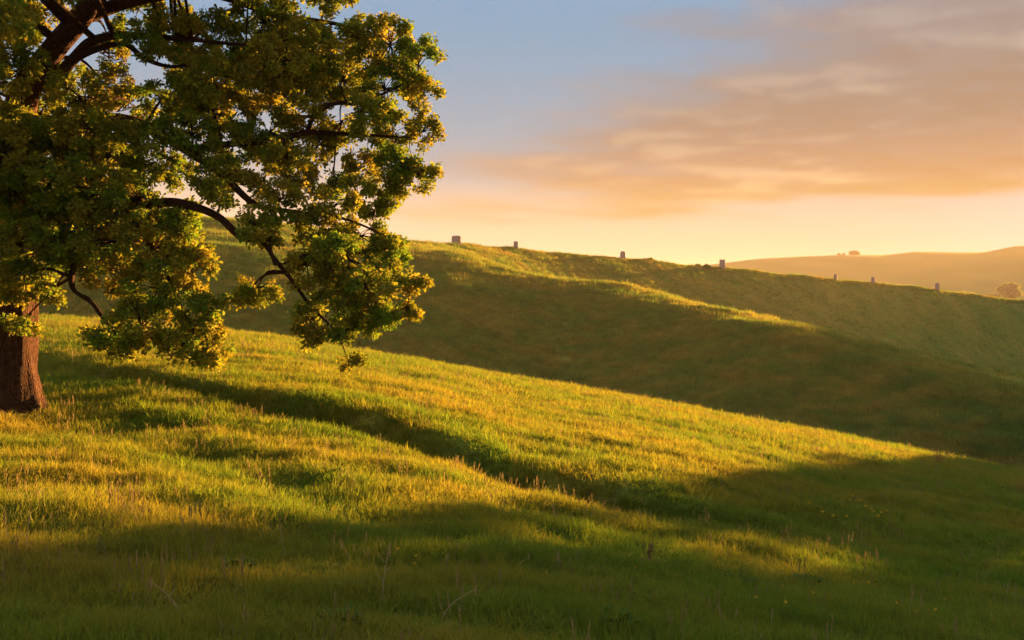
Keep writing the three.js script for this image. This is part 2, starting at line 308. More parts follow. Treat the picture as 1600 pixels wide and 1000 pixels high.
// ---------------------------------------------------------------- trees
const barkBump = groundTexture(512, (u, v) => { const w = wrapNoise(u, v, 6, 8) * 0.06, r = 1 - Math.abs(wrapNoise((u + w + 1) % 1, v, 26, 9)) * 1.5, n = clamp(r * 0.7 + 0.3 * (0.5 + 0.5 * wrapNoise(u, v, 60, 3))); return [n, n, n]; });
const barkMap = groundTexture(512, (u, v) => { const n = 0.75 + 0.25 * wrapNoise(u, v, 14, 12) + 0.2 * wrapNoise(u, v, 50, 13); return [n, n * 0.98, n * 0.95]; });
barkBump.repeat.set(1.6, 0.35); barkMap.repeat.set(1.2, 0.6);
const bark = new THREE.MeshPhysicalMaterial({ specularIntensity: 0.2, color: rgb(0.105, 0.055, 0.031), map: barkMap, bumpMap: barkBump, bumpScale: 0.1, roughness: 0.95 }); bark.name = 'oak bark';
function tube(pts, sides, rough = 0, step = 0.12) {     // pts: [Vector3, radius]; smooth limb with uneven bark
  const path = new THREE.CatmullRomCurve3(pts.map((p) => p[0]), false, 'centripetal'), L = path.getLength(), n = Math.max(3, Math.round(L / step));
  const rad = pchip(pts.map((_, i) => i / (pts.length - 1)), pts.map((p) => p[1])), fr = path.computeFrenetFrames(n, false), P = [], U = [], I = [];
  for (let i = 0; i <= n; i++) {
    const t = i / n, c = path.getPoint(t), r = rad(t);
    for (let s = 0; s <= sides; s++) {
      const a = (s % sides) / sides * Math.PI * 2, q = rough ? 1 + rough * (noise(Math.cos(a) * 2.2 + Math.sin(a) * 1.3 + 7, t * L * 0.8) + 0.5 * noise(Math.cos(a) * 6 + 3, Math.sin(a) * 6 + t * L * 0.7)) : 1;
      P.push(c.x + (fr.normals[i].x * Math.cos(a) + fr.binormals[i].x * Math.sin(a)) * r * q, c.y + (fr.normals[i].y * Math.cos(a) + fr.binormals[i].y * Math.sin(a)) * r * q, c.z + (fr.normals[i].z * Math.cos(a) + fr.binormals[i].z * Math.sin(a)) * r * q);
      U.push(s / sides * Math.max(1, Math.round(6.283 * r)), t * L);
    }
  }
  for (let i = 0; i < n; i++) for (let s = 0; s < sides; s++) { const a = i * (sides + 1) + s, b = a + sides + 1; I.push(a, a + 1, b, a + 1, b + 1, b); }
  const g = fromArrays(P, I); g.setAttribute('uv', new THREE.BufferAttribute(new Float32Array(U), 2));
  return g;
}
function leafInto(P, I, base, dir, up, len) {           // a lobed leaf, folded a little along its midrib and drooping at the tip
  const side = new THREE.Vector3().crossVectors(dir, up).normalize(), n0 = P.length / 3, W = [0.03, 0.13, 0.09, 0.25, 0.16, 0.33, 0.2, 0.33, 0.18, 0.2, 0.02], N = W.length;
  for (let k = 0; k < N; k++) {
    const t = k / (N - 1), c = base.clone().addScaledVector(dir, t * len).addScaledVector(up, -0.22 * len * t * t), w = W[k] * len;
    for (const s of [-1, 0, 1]) { const v = c.clone().addScaledVector(side, s * w).addScaledVector(up, Math.abs(s) * w * 0.3); P.push(v.x, v.y, v.z); }
  }
  for (let k = 0; k < N - 1; k++) for (const s of [0, 1]) { const a = n0 + k * 3 + s; I.push(a, a + 3, a + 1, a + 1, a + 3, a + 4); }
}
function sprayGeometry(seed, n, len, ball = 0) {        // the leaves round the end of one twig
  const R = rng(seed), P = [], I = [];
  for (let k = 0; k < n; k++) {
    const a = k * 2.4 + R(), e = lerp(-0.7, 1.0, R()), out = new THREE.Vector3(Math.cos(a) * Math.cos(e), Math.sin(e), Math.sin(a) * Math.cos(e));
    const dir = out.clone().add(new THREE.Vector3(R() - 0.5, R() - 0.7, R() - 0.5).multiplyScalar(1.2)).normalize();
    const up = new THREE.Vector3(R() * 2 - 1, R() * 1.3 - 0.3, R() * 2 - 1); up.addScaledVector(dir, -up.dot(dir)).normalize();
    leafInto(P, I, out.multiplyScalar(ball * (0.3 + 0.7 * R())), dir, up, len * (0.6 + 0.7 * R()));
  }
  return fromArrays(P, I);
}
const oakLeaf = leafMaterial('oak leaf', rgb(1, 1, 1), 0.5, 1);
function leafColor(R, autumn) { const j = 0.75 + 0.5 * R(), y = clamp(autumn + (R() - 0.5) * 0.5); return [lerp(0.11, 0.42, y) * j, lerp(0.215, 0.285, y) * j, lerp(0.014, 0.028, y) * j]; }

// the oak at the left edge; its limbs and the masses of its crown are given by column, row (of the 1600 x 1000 picture) and metres in front of or behind the trunk
{
  const D = 17, foot = sightDepth(12, D), oak = thing('oak_tree', foot, 0, 'large old oak with wide drooping crown on the near slope', 'tree');
  const M = D / F, lp = (px, py, dz) => { const d = D + dz; const p = at(px, py, d); return new THREE.Vector3(p[0] - foot[0], p[1] - foot[1], p[2] - foot[2]); };
  const limb = (pts, k = 1) => pts.map((p) => [lp(p[0], p[1], p[2]), p[3] * k]);
  const trunk = limb([[12, 662, 0, 0.66], [12, 645, 0, 0.60], [12, 622, 0, 0.54], [11, 585, 0, 0.50], [9, 520, 0, 0.475], [6, 430, 0, 0.46], [8, 330, 0, 0.44], [16, 240, 0, 0.41], [24, 190, 0, 0.38]]);
  const roots = [0.2, 1.3, 2.5, 3.7, 4.9].map((a, i) => { const c = Math.cos(a), s = Math.sin(a), d = (r, y, q) => [new THREE.Vector3(c * r + 0.0, y, s * r), q]; return tube([d(0.2, 1.0, 0.14), d(0.34, 0.42, 0.17), d(0.5, 0.12, 0.15), d(0.76 + 0.1 * (i % 3), -0.05, 0.1), d(1.2, -0.32, 0.05)], 12, 0.16, 0.05); });
  mesh('trunk', mergeGeometries([tube(trunk, 64, 0.13, 0.05), ...roots]), bark, oak);
  const limbs = [
    [[22, 215, 0, 0.36], [42, 140, -0.2, 0.31], [82, 80, -0.4, 0.28], [122, 30, -0.5, 0.25], [160, -20, -0.6, 0.2], [205, -90, -0.4, 0.15], [240, -190, 0.2, 0.07]],
    [[16, 230, 0, 0.34], [-30, 120, 0.4, 0.27], [-60, 0, 0.8, 0.22], [-70, -140, 1.0, 0.15], [-60, -280, 1.0, 0.06]],
    [[50, 130, -0.1, 0.2], [85, 116, -0.5, 0.15], [112, 92, -0.7, 0.125], [135, 68, -0.9, 0.11], [180, 55, -1.1, 0.09], [232, 51, -1.2, 0.075], [300, 60, -1.3, 0.05], [380, 72, -1.2, 0.03], [470, 60, -1.0, 0.015]],
    [[112, 95, -0.7, 0.09], [150, 80, -1.0, 0.07], [196, 72, -1.2, 0.06], [222, 90, -1.3, 0.055], [262, 102, -1.4, 0.04], [320, 98, -1.3, 0.03], [400, 120, -1.2, 0.015]],
    [[18, 250, 0, 0.3], [60, 222, -0.3, 0.22], [110, 196, -0.5, 0.18], [178, 187, -0.8, 0.15], [238, 208, -1.0, 0.13], [300, 240, -1.2, 0.105], [345, 272, -1.3, 0.085], [398, 318, -1.4, 0.065], [465, 332, -1.3, 0.045], [540, 345, -1.2, 0.03], [610, 372, -1.1, 0.015]],
    [[10, 350, 0, 0.26], [60, 338, -0.5, 0.17], [120, 330, -0.9, 0.135], [190, 330, -1.3, 0.115], [258, 321, -1.6, 0.1], [302, 322, -1.8, 0.095], [340, 340, -1.9, 0.09], [375, 362, -2.0, 0.085], [412, 384, -2.0, 0.075], [432, 412, -2.0, 0.06], [462, 402, -1.9, 0.055], [520, 396, -1.7, 0.045], [580, 420, -1.5, 0.03], [645, 440, -1.3, 0.014]],
    [[290, 236, -1.15, 0.08], [350, 226, -1.0, 0.075], [420, 216, -0.8, 0.07], [478, 207, -0.6, 0.06], [512, 210, -0.5, 0.055], [560, 214, -0.4, 0.04], [640, 215, -0.2, 0.015]],
    [[480, 206, -0.6, 0.055], [492, 180, -0.5, 0.055], [522, 160, -0.4, 0.05], [562, 161, -0.3, 0.04], [620, 130, -0.2, 0.025], [670, 110, 0, 0.012]],
    [[200, 330, -1.35, 0.07], [232, 372, -1.7, 0.055], [262, 430, -1.9, 0.045], [288, 492, -2.0, 0.032], [318, 545, -2.0, 0.014]],
    [[90, 336, -0.7, 0.09], [120, 390, -1.3, 0.07], [112, 445, -1.7, 0.06], [140, 470, -1.9, 0.05], [172, 508, -2.1, 0.035], [215, 540, -2.2, 0.014]],
    [[425, 400, -2.0, 0.05], [455, 440, -1.9, 0.04], [490, 480, -1.8, 0.03], [528, 520, -1.7, 0.018], [545, 566, -1.7, 0.008]],
    [[120, 30, -0.5, 0.18], [220, 0, -0.2, 0.13], [330, -10, 0.1, 0.1], [430, 20, 0.3, 0.07], [520, 40, 0.4, 0.045], [610, 60, 0.4, 0.02]],
    [[10, 300, 0, 0.24], [-60, 260, -0.4, 0.18], [-160, 240, -0.8, 0.12], [-260, 260, -1, 0.06]],
    [[15, 270, 0.2, 0.24], [60, 240, 1.6, 0.17], [130, 220, 3.0, 0.11], [220, 230, 4.2, 0.05]],
    [[12, 320, -0.2, 0.24], [0, 270, -1.6, 0.17], [-40, 240, -3.2, 0.11], [-60, 250, -4.6, 0.05]],
  ].map((l) => limb(l.map((p, i) => [p[0] + (i && i < l.length - 1 ? 7 * noise(i * 1.7, l[0][0] * 0.37) : 0), p[1] + (i && i < l.length - 1 ? 9 * noise(i * 1.3 + 9, l[0][1] * 0.41) : 0), p[2], p[3]]), 0.72));
  const nodes = [];
  for (const l of limbs) {
    mesh('branch', tube(l, 12, 0.10, 0.07), bark, oak);
    const c = new THREE.CatmullRomCurve3(l.map((p) => p[0]), false, 'centripetal');
    for (let i = 4; i <= 24; i++) nodes.push([c.getPoint(i / 24), l[Math.min(l.length - 1, Math.floor(i / 24 * l.length))][1]]);
  }
  // [column, row, half width, half height, metres behind the trunk, how thick the leaves are]
  const masses = [
    [515, -15, 50, 38, 0.2, 1], [455, -30, 60, 50, 0, 1], [560, 55, 34, 42, 0.3, 1], [610, 72, 42, 42, 0.2, 1], [652, 100, 34, 44, 0, 1], [665, 150, 26, 26, -0.2, 1], [600, 140, 50, 44, 0.3, 1], [535, 120, 48, 44, 0.2, 1],
    [662, 205, 26, 26, 0, 1], [612, 212, 40, 34, 0.3, 0.9], [655, 275, 30, 28, -0.2, 1], [610, 300, 32, 28, 0, 1], [575, 262, 36, 28, 0.3, 0.9], [585, 328, 20, 12, -0.1, 1],
    [470, 80, 58, 52, -0.4, 1], [410, 40, 60, 56, 0, 1], [390, 130, 54, 46, -0.8, 1], [470, 160, 46, 40, -0.5, 1], [330, 70, 50, 50, -0.6, 0.9], [260, 30, 50, 34, 0.4, 0.7], [420, 205, 44, 36, -0.6, 0.9], [495, 232, 40, 34, -0.2, 0.8], [532, 200, 34, 30, 0.3, 0.8],
    [330, 165, 54, 44, -0.8, 0.9], [365, 225, 46, 34, -0.9, 1], [325, 265, 42, 34, -1.2, 1], [385, 290, 32, 22, -1.2, 0.9], [470, 285, 34, 28, -0.5, 0.9], [265, 150, 40, 34, -0.6, 0.7], [520, 285, 26, 24, 0.2, 0.8],
    [440, 345, 30, 18, -1.4, 0.8], [500, 352, 44, 28, -1.2, 1], [560, 372, 42, 28, -1, 1], [600, 392, 34, 24, -1, 1], [540, 425, 46, 34, -1.4, 0.9], [480, 420, 30, 30, -1.8, 0.7], [600, 440, 40, 22, -1.2, 1], [645, 440, 22, 16, -1.2, 1], [590, 485, 36, 22, -1.4, 1], [635, 488, 20, 12, -1.3, 1], [530, 480, 40, 28, -1.6, 1], [486, 500, 22, 20, -1.8, 0.9], [545, 515, 32, 16, -1.6, 0.9], [498, 526, 14, 10, -1.8, 0.9], [546, 562, 14, 9, -1.7, 0.8], [420, 380, 22, 18, -2, 0.7],
    [400, 453, 30, 14, -1.6, 0.9], [385, 462, 16, 10, -1.6, 0.8],
    [270, 345, 44, 28, -1.5, 1], [290, 385, 34, 30, -1.8, 1], [240, 390, 54, 44, -1.6, 1], [305, 425, 28, 36, -1.9, 1], [250, 455, 50, 40, -1.9, 1], [310, 480, 28, 28, -2, 1], [320, 520, 28, 24, -2, 1], [338, 555, 30, 15, -2, 0.9], [285, 540, 36, 26, -2.1, 1], [225, 505, 44, 34, -2.1, 0.9], [190, 540, 34, 20, -2.2, 0.9], [150, 522, 28, 16, -2.1, 0.8], [180, 420, 44, 40, -1.4, 0.9],
    [200, 340, 56, 44, -1.1, 1], [130, 330, 56, 50, -0.9, 1], [60, 345, 52, 42, -1.1, 1], [20, 300, 50, 40, -1.8, 1.2], [35, 380, 50, 36, -1.9, 1.2], [26, 440, 44, 24, -1.6, 1], [90, 290, 50, 40, -1.9, 1], [140, 210, 50, 34, -1.6, 0.9], [150, 300, 50, 40, -1.9, 1], [210, 310, 46, 36, -1.8, 1], [0, 250, 46, 44, -1.8, 1], [100, 380, 40, 30, -1.9, 1], [170, 380, 44, 34, -1.9, 1], [60, 170, 44, 30, 1.2, 0.8], [60, 265, 62, 48, -1, 1], [150, 255, 56, 44, -1.0, 1], [240, 275, 50, 40, -0.8, 1], [20, 205, 46, 44, -1.2, 1], [95, 205, 44, 30, -1.3, 0.8], [20, 120, 40, 30, -1.5, 0.7], [50, 400, 46, 34, -1.0, 0.9], [20, 440, 40, 30, -1.1, 0.9], [25, 512, 28, 14, -0.8, 0.8], [130, 390, 40, 34, -1.2, 0.8], [85, 452, 22, 18, -1.2, 0.7],
    [30, 30, 38, 40, 0.8, 1], [120, 150, 44, 34, -1.4, 0.9], [170, 60, 34, 24, 0.8, 0.7], [330, 120, 50, 40, -1.6, 0.9], [430, 100, 50, 40, -1.3, 0.9], [560, 180, 40, 34, -0.7, 0.9], [620, 255, 32, 26, -0.4, 0.9], [560, 300, 32, 24, -0.5, 0.8], [450, 250, 36, 26, -1.3, 0.7], [520, 390, 40, 28, -2.0, 0.9], [570, 450, 36, 26, -1.9, 0.9], [20, 80, 44, 40, -1.2, 1], [75, 20, 40, 34, 1.0, 0.9], [230, 75, 40, 26, -1.5, 0.6], [280, 60, 46, 36, -1.2, 0.9], [250, 215, 44, 24, -1.6, 0.9], [190, 215, 40, 26, -1.5, 0.9], [300, 205, 40, 26, -1.6, 0.8], [440, 310, 36, 20, -1.7, 0.8], [400, 350, 24, 18, -2.2, 0.7], [350, 300, 34, 16, -1.9, 0.8], [520, 320, 34, 20, -1.5, 0.9], [215, 20, 36, 28, 0.6, 0.7], [170, 140, 44, 26, 0.8, 0.6], [210, 165, 40, 26, 0.8, 0.6], [290, 105, 40, 30, 0.4, 0.7], [110, 120, 40, 30, 1.6, 0.5], [180, 95, 24, 22, 0.6, 0.5],
    [300, 140, 60, 50, 2.4, 0.8], [420, 120, 70, 60, 2.0, 0.8], [520, 100, 60, 60, 1.8, 0.8], [60, 260, 70, 60, 2.6, 0.8], [180, 290, 70, 56, 2.2, 0.8], [430, 240, 40, 30, 1.5, 0.6], [60, 130, 60, 50, 3, 0.5],
  ].map((c) => ({ p: lp(c[0], c[1], c[4]), r: new THREE.Vector3(c[2] * M, c[3] * M, (c[2] + c[3]) / 2 * M * 1.15), k: c[5] }));
  const R = rng(4711);
  for (let k = 0; k < 900 && masses.length < 215; k++) { // the rest of the round crown, above and to the left of the picture
    const a = R() * 6.283, e = Math.asin(R() * 1.15 - 0.25 > 1 ? 1 : R() * 1.15 - 0.2 > 1 ? 1 : clamp(R() * 1.2 - 0.25, -1, 1)), q = 0.55 + 0.45 * R();
    const p = new THREE.Vector3(Math.cos(a) * Math.cos(e) * 7.2 * q, 4.6 + Math.sin(e) * 6.2 * q, Math.sin(a) * Math.cos(e) * 6.8 * q);
    const w = p.clone().add(oak.position), px = CX + w.x / -w.z * F, py = HY - w.y / -w.z * F;
    if (px > -60 && py > -50) continue;
    if (px > 470) continue;
    masses.push({ p, r: new THREE.Vector3(0.75, 0.6, 0.75).multiplyScalar(0.8 + 0.4 * R()), k: 0.9 });
  }
  const geos = [0.046, 0.055, 0.066].map((l, s) => sprayGeometry(s + 50, 19 - 2 * s, l, 0.06)), lists = geos.map(() => []), twigs = [];
  for (const m of masses) {
    let best = nodes[0], bd = 1e9;
    for (const n of nodes) { const d = n[0].distanceTo(m.p); if (d < bd) { bd = d; best = n; } }
    const sag = new THREE.Vector3((R() - 0.5) * 0.25, 0.12 + 0.12 * R(), (R() - 0.5) * 0.25).multiplyScalar(Math.min(bd, 1.5));
    const r0 = Math.min(best[1] * 0.7, 0.012 + 0.02 * bd);
    twigs.push(tube([[best[0], r0], [best[0].clone().lerp(m.p, 0.5).add(sag), r0 * 0.7], [m.p, 0.008]], 6, 0, 0.12));
    const vol = m.r.x * m.r.y, n = Math.max(3, Math.round(vol * 108 * m.k + 2)), tint = 0.12 + 0.4 * R();
    for (let k = 0; k < n; k++) {                       // knots of leaves at the twig ends
      const u = R() * 2 - 1, a = R() * 6.283, q = Math.cbrt(R()) * 0.4 + 0.62 * (0.75 + 0.25 * R()), s = Math.sqrt(1 - u * u);
      const c = new THREE.Vector3(s * Math.cos(a) * m.r.x * q, u * m.r.y * q, s * Math.sin(a) * m.r.z * q).add(m.p);
      const mid = m.p.clone().lerp(c, 0.55); mid.y += 0.05;
      twigs.push(tube([[m.p.clone().lerp(best[0], 0.1 + 0.25 * R()), 0.009], [mid, 0.006], [c, 0.003]], 4, 0, 0.2));
      const cnt = 7 + Math.floor(R() * 8), cr = 0.075 + 0.06 * R(), ct = tint + (R() - 0.5) * 0.3;
      for (let i = 0; i < cnt; i++) {
        const d = new THREE.Vector3(R() - 0.5, R() - 0.5, R() - 0.5).normalize().multiplyScalar(cr * Math.cbrt(R()));
        const sc = 0.65 + 0.6 * R();
        lists[Math.floor(R() * 3)].push([c.x + d.x, c.y + d.y, c.z + d.z, R() * 6.283, (R() - 0.5) * 1.6, (R() - 0.5) * 1.6, sc, sc, leafColor(R, ct)]);
      }
    }
  }
  tag(mesh('twigs', mergeGeometries(twigs), bark, oak), null, null, null, 'stuff');
  geos.forEach((g, i) => copies('foliage', g, oakLeaf, lists[i], oak));

}

// other trees: a trunk, a few limbs and a crown of leafy clumps
function roundTree(name, pos, o) {
  const R = rng(o.seed), t = thing(name, pos, 0, o.label, 'tree', o.group), H = o.height, parts = [];
  mesh('trunk', tube([[new THREE.Vector3(0, -0.4, 0), o.trunk * 1.25], [new THREE.Vector3(0.1, H * 0.15, 0), o.trunk], [new THREE.Vector3(-0.15, H * 0.4, 0.1), o.trunk * 0.75], [new THREE.Vector3(0.1, H * 0.85, 0), o.trunk * 0.15]], 12, 0.08, H / 30), bark, t);
  const list = [];
  for (let k = 0; k < o.clumps; k++) {
    const u = R() * 2 - 1, a = R() * 6.283, s = Math.sqrt(1 - u * u), q = 0.45 + 0.55 * Math.sqrt(R());
    const c = new THREE.Vector3(s * Math.cos(a) * o.rx * q, H - o.ry + u * o.ry * q, s * Math.sin(a) * o.rx * q), cr = o.cr * (0.7 + 0.6 * R());
    if (k % 4 === 0) parts.push(tube([[new THREE.Vector3(0, H * (0.25 + 0.35 * R()), 0), o.trunk * 0.3], [c.clone().multiplyScalar(0.5).add(new THREE.Vector3(0, H * 0.28, 0)), o.trunk * 0.18], [c, o.trunk * 0.05]], 5, 0, H / 12));
    for (let i = 0; i < o.per; i++) {
      const d = new THREE.Vector3(R() - 0.5, (R() - 0.5) * 0.8, R() - 0.5).normalize().multiplyScalar(cr * (0.4 + 0.6 * R())), sc = o.leaf * (0.7 + 0.6 * R());
      list.push([c.x + d.x, c.y + d.y, c.z + d.z, R() * 6.283, (R() - 0.5) * 2, (R() - 0.5) * 2, sc, sc, leafColor(R, o.tint)]);
    }
  }
  mesh('branches', mergeGeometries(parts), bark, t).userData.kind = 'stuff';
  copies('crown', farSpray, oakLeaf, list, t);
  return t;
}
const farSpray = sprayGeometry(99, 8, 0.1);
{ // the trees that stand beside the view and shade the bottom of the slope and its right-hand side
  const place = (s, u) => { const x = s * Math.sin(SUN_AZ) + u * Math.cos(SUN_AZ), z = -s * Math.cos(SUN_AZ) + u * Math.sin(SUN_AZ); return [x, ground(x, z) - 0.2, z]; };
  for (const [s, u, elevTop, rx, ry, seed] of [[84, 0.4, 11.2, 9.6, 4.05, 5], [79, -6.5, 2.1, 2.6, 5.3, 6], [82, 0.6, 4.2, 8.2, 7.2, 7], [90, 13, 9, 9, 8, 8]]) {
    const p = place(s, u);
    roundTree('tree', p, { seed, height: elevTop - p[1], rx, ry, trunk: 0.5, clumps: rx < 6 ? 90 : 130, cr: 1.5, per: 55, leaf: 4.2, tint: 0.25, label: ['tall round tree beyond the view that shades the bottom of the slope', 'narrow lower tree beyond the view that shades the end of the terrace', 'broad lower tree beyond the view that shades the terrace', 'bushy tree beyond the view at the far side of the group'][seed - 5] });
  }
}
// ---------------------------------------------------------------- stone pillars on the ridge
const stoneBump = groundTexture(256, (u, v) => { const n = 0.5 + 0.4 * wrapNoise(u, v, 12, 21) + 0.25 * wrapNoise(u, v, 40, 22); return [n, n, n]; });
const stone = new THREE.MeshStandardMaterial({ color: rgb(0.36, 0.27, 0.24), bumpMap: stoneBump, bumpScale: 0.05, roughness: 0.95 }); stone.name = 'weathered stone';
function stoneBlock(w, h, d, taper, seed) {             // a dressed block with worn edges
  const R = rng(seed), s = new THREE.Shape(), c = Math.min(w, d) * 0.1, P = [[-w / 2 + c, -d / 2], [w / 2 - c, -d / 2], [w / 2, -d / 2 + c], [w / 2, d / 2 - c], [w / 2 - c, d / 2], [-w / 2 + c, d / 2], [-w / 2, d / 2 - c], [-w / 2, -d / 2 + c]];
  P.forEach((p, i) => (i ? s.lineTo(...p) : s.moveTo(...p))); s.closePath();
  const b = Math.min(h * 0.14, w * 0.06), g = new THREE.ExtrudeGeometry(s, { depth: h - 2 * b, bevelSize: b, bevelThickness: b, bevelSegments: 1, steps: 3 });
  g.translate(0, 0, b); g.rotateX(-Math.PI / 2);
  const p = g.attributes.position;
  for (let i = 0; i < p.count; i++) { const t = p.getY(i) / h, k = 1 - taper * t; p.setXYZ(i, p.getX(i) * k + 0.03 * noise(p.getY(i) * 3 + seed, p.getZ(i) * 3), p.getY(i), p.getZ(i) * k + 0.03 * noise(p.getY(i) * 3 - seed, p.getX(i) * 3)); }
  g.computeVertexNormals();
  return g;
}
[ // column and row of the foot, width, height, distance as a share of the crest's, turn, label
  [713, 383, 12.4, 13, 'square'], [806.5, 390, 7, 11, 'tall'], [973, 405, 6.6, 12, 'tall'], [1128.5, 420, 7.6, 13.5, 'tall'], [1305.5, 437, 5, 9.5, 'thin'], [1364, 441, 4.2, 9.5, 'thin'], [1464.5, 454, 5.2, 12, 'thin'],
].forEach(([px, py, w, h], i) => {
  const k = K(px)[17], p = sightDepth(px, k[0] - 1), m = -p[2] / F, W = w * m, H = h * m;
  const t = thing('stone_pillar', [p[0], p[1] - 0.25, p[2]], [0.3, -0.2, 0.5, 0.15, -0.4, 0.2, 0.6][i], [
    'broad squat grey stone block, the widest on the ridge, nearest to the oak', 'upright grey stone pillar on the ridge next after the broad squat block', 'grey stone pillar with a narrow cap halfway along the ridge skyline', 'tallest grey stone pillar with wide cap beside the dark bush on the ridge',
    'small thin stone pillar against the hazy far hills, first past the dark bush', 'thinnest stone pillar against the hazy far hills, middle of three close together', 'thin stone pillar lowest on the ridge, last of the row'][i], 'stone pillar', 'stone pillars along the ridge');
  const foot = mesh('base', stoneBlock(W * 1.14, H * 0.22 + 0.25, W * 1.1, 0.04, i + 1), stone, t);
  const shaft = mesh('shaft', stoneBlock(W * 0.93, H * 0.62, W * 0.86, i === 0 ? 0.0 : 0.08, i + 11), stone, t); shaft.position.y = H * 0.22 + 0.25;
  const cap = mesh('cap', stoneBlock(W * (i === 2 ? 0.78 : 1.02), H * 0.17, W * (i === 2 ? 0.7 : 0.95), 0.22, i + 21), stone, t); cap.position.y = H * 0.84 + 0.25;
});
// ---------------------------------------------------------------- bushes and distant trees
function bush(name, p, w, h, seed, label, cat, tint, n, leaf, group) {
  const R = rng(seed), t = thing(name, p, 0, label, cat, group), st = [], list = [];
  for (let k = 0; k < 7; k++) { const a = R() * 6.283, q = 0.3 + 0.5 * R(); st.push(tube([[new THREE.Vector3(0, -0.2, 0), 0.04 * h], [new THREE.Vector3(Math.cos(a) * w * 0.2 * q, h * 0.4, Math.sin(a) * w * 0.2 * q), 0.025 * h], [new THREE.Vector3(Math.cos(a) * w * 0.45 * q, h * 0.85, Math.sin(a) * w * 0.45 * q), 0.008 * h]], 5, 0, h / 5)); }
  mesh('stems', mergeGeometries(st), bark, t).userData.kind = 'stuff';
  for (let k = 0; k < n; k++) {
    const u = R(), a = R() * 6.283, s = Math.sqrt(1 - u * u), q = 0.6 + 0.4 * R(), lump = 0.8 + 0.35 * noise(a * 1.3 + seed, u * 3), sc = leaf * (0.7 + 0.6 * R());
    list.push([s * Math.cos(a) * w / 2 * q * lump, u * h * q * lump, s * Math.sin(a) * w / 2 * q * lump, R() * 6.283, (R() - 0.5) * 2, (R() - 0.5) * 2, sc, sc, leafColor(R, tint)]);
  }
  copies('foliage', farSpray, oakLeaf, list, t);
  return t;
}
{
  const ridge = (px, off) => { const k = K(px)[17]; return sightDepth(px, k[0] + off); };
  bush('bush', ridge(1104, -2), 2.4, 1.4, 31, 'dark low bush on the ridge beside the tallest stone pillar', 'bush', 0.1, 300, 2);
  bush('bush', ridge(1090, 1), 2.0, 0.8, 32, 'flat scrubby bush on the skyline between two stone pillars, nearest the dark bush', 'bush', 0.4, 200, 1.6);
  bush('bush', ridge(1016, 0), 2.4, 0.8, 33, 'small scrubby bush on the skyline just past the capped stone pillar', 'bush', 0.5, 200, 1.6);
  const far = (px, d) => sightDepth(px, d);
  const tree = (px, d, w, h, seed, label, group) => roundTree('distant_tree', far(px, d), { seed, height: h, rx: w / 2, ry: h * 0.42, trunk: h * 0.04, clumps: 46, cr: w * 0.16, per: 26, leaf: w * 0.55, tint: 0.3, label, group });
  tree(1311, 1700, 6, 3.4, 41, 'smaller of the two tree clumps on the far hazy hilltop'); tree(1318, 1702, 5, 3.4, 42, 'slim tree between the two tree clumps on the far hazy hilltop');
  tree(1335, 1700, 16, 6, 43, 'broad round tree clump on the far hazy hilltop');
  tree(1578, 1000, 20, 17, 44, 'tall hazy tree behind the ridge at its low end'); tree(1508, 980, 16, 9, 45, 'low hazy tree behind the last stone pillar'); tree(1552, 1010, 11, 7, 46, 'small hazy tree between two larger ones behind the ridge');
}

// ---------------------------------------------------------------- flowers, dry stalks and weeds on the near slope
const petal = leafMaterial('buttercup petal', rgb(0.55, 0.36, 0.012), 0.35, 0.6), stemMat = leafMaterial('stem', rgb(0.10, 0.14, 0.02), 0.3), dryMat = leafMaterial('dead stem', rgb(0.42, 0.3, 0.17), 0.2), weedMat = leafMaterial('broad leaf', rgb(0.075, 0.13, 0.012), 0.35, 0.7);
function bloomGeometry(r) { const P = [], I = []; for (let k = 0; k < 5; k++) { const a = k * 1.2566, n0 = P.length / 3; for (const [q, w, y] of [[0.08, 0.1, 0], [0.6, 0.42, 0.18], [0.95, 0.34, 0.5], [1.0, 0.0, 0.55]]) for (const s of [-1, 1]) P.push((Math.cos(a) * q - Math.sin(a) * w * s) * r, y * r, (Math.sin(a) * q + Math.cos(a) * w * s) * r); for (let i = 0; i < 3; i++) { const b = n0 + i * 2; I.push(b, b + 1, b + 2, b + 1, b + 3, b + 2); } } return fromArrays(P, I); }
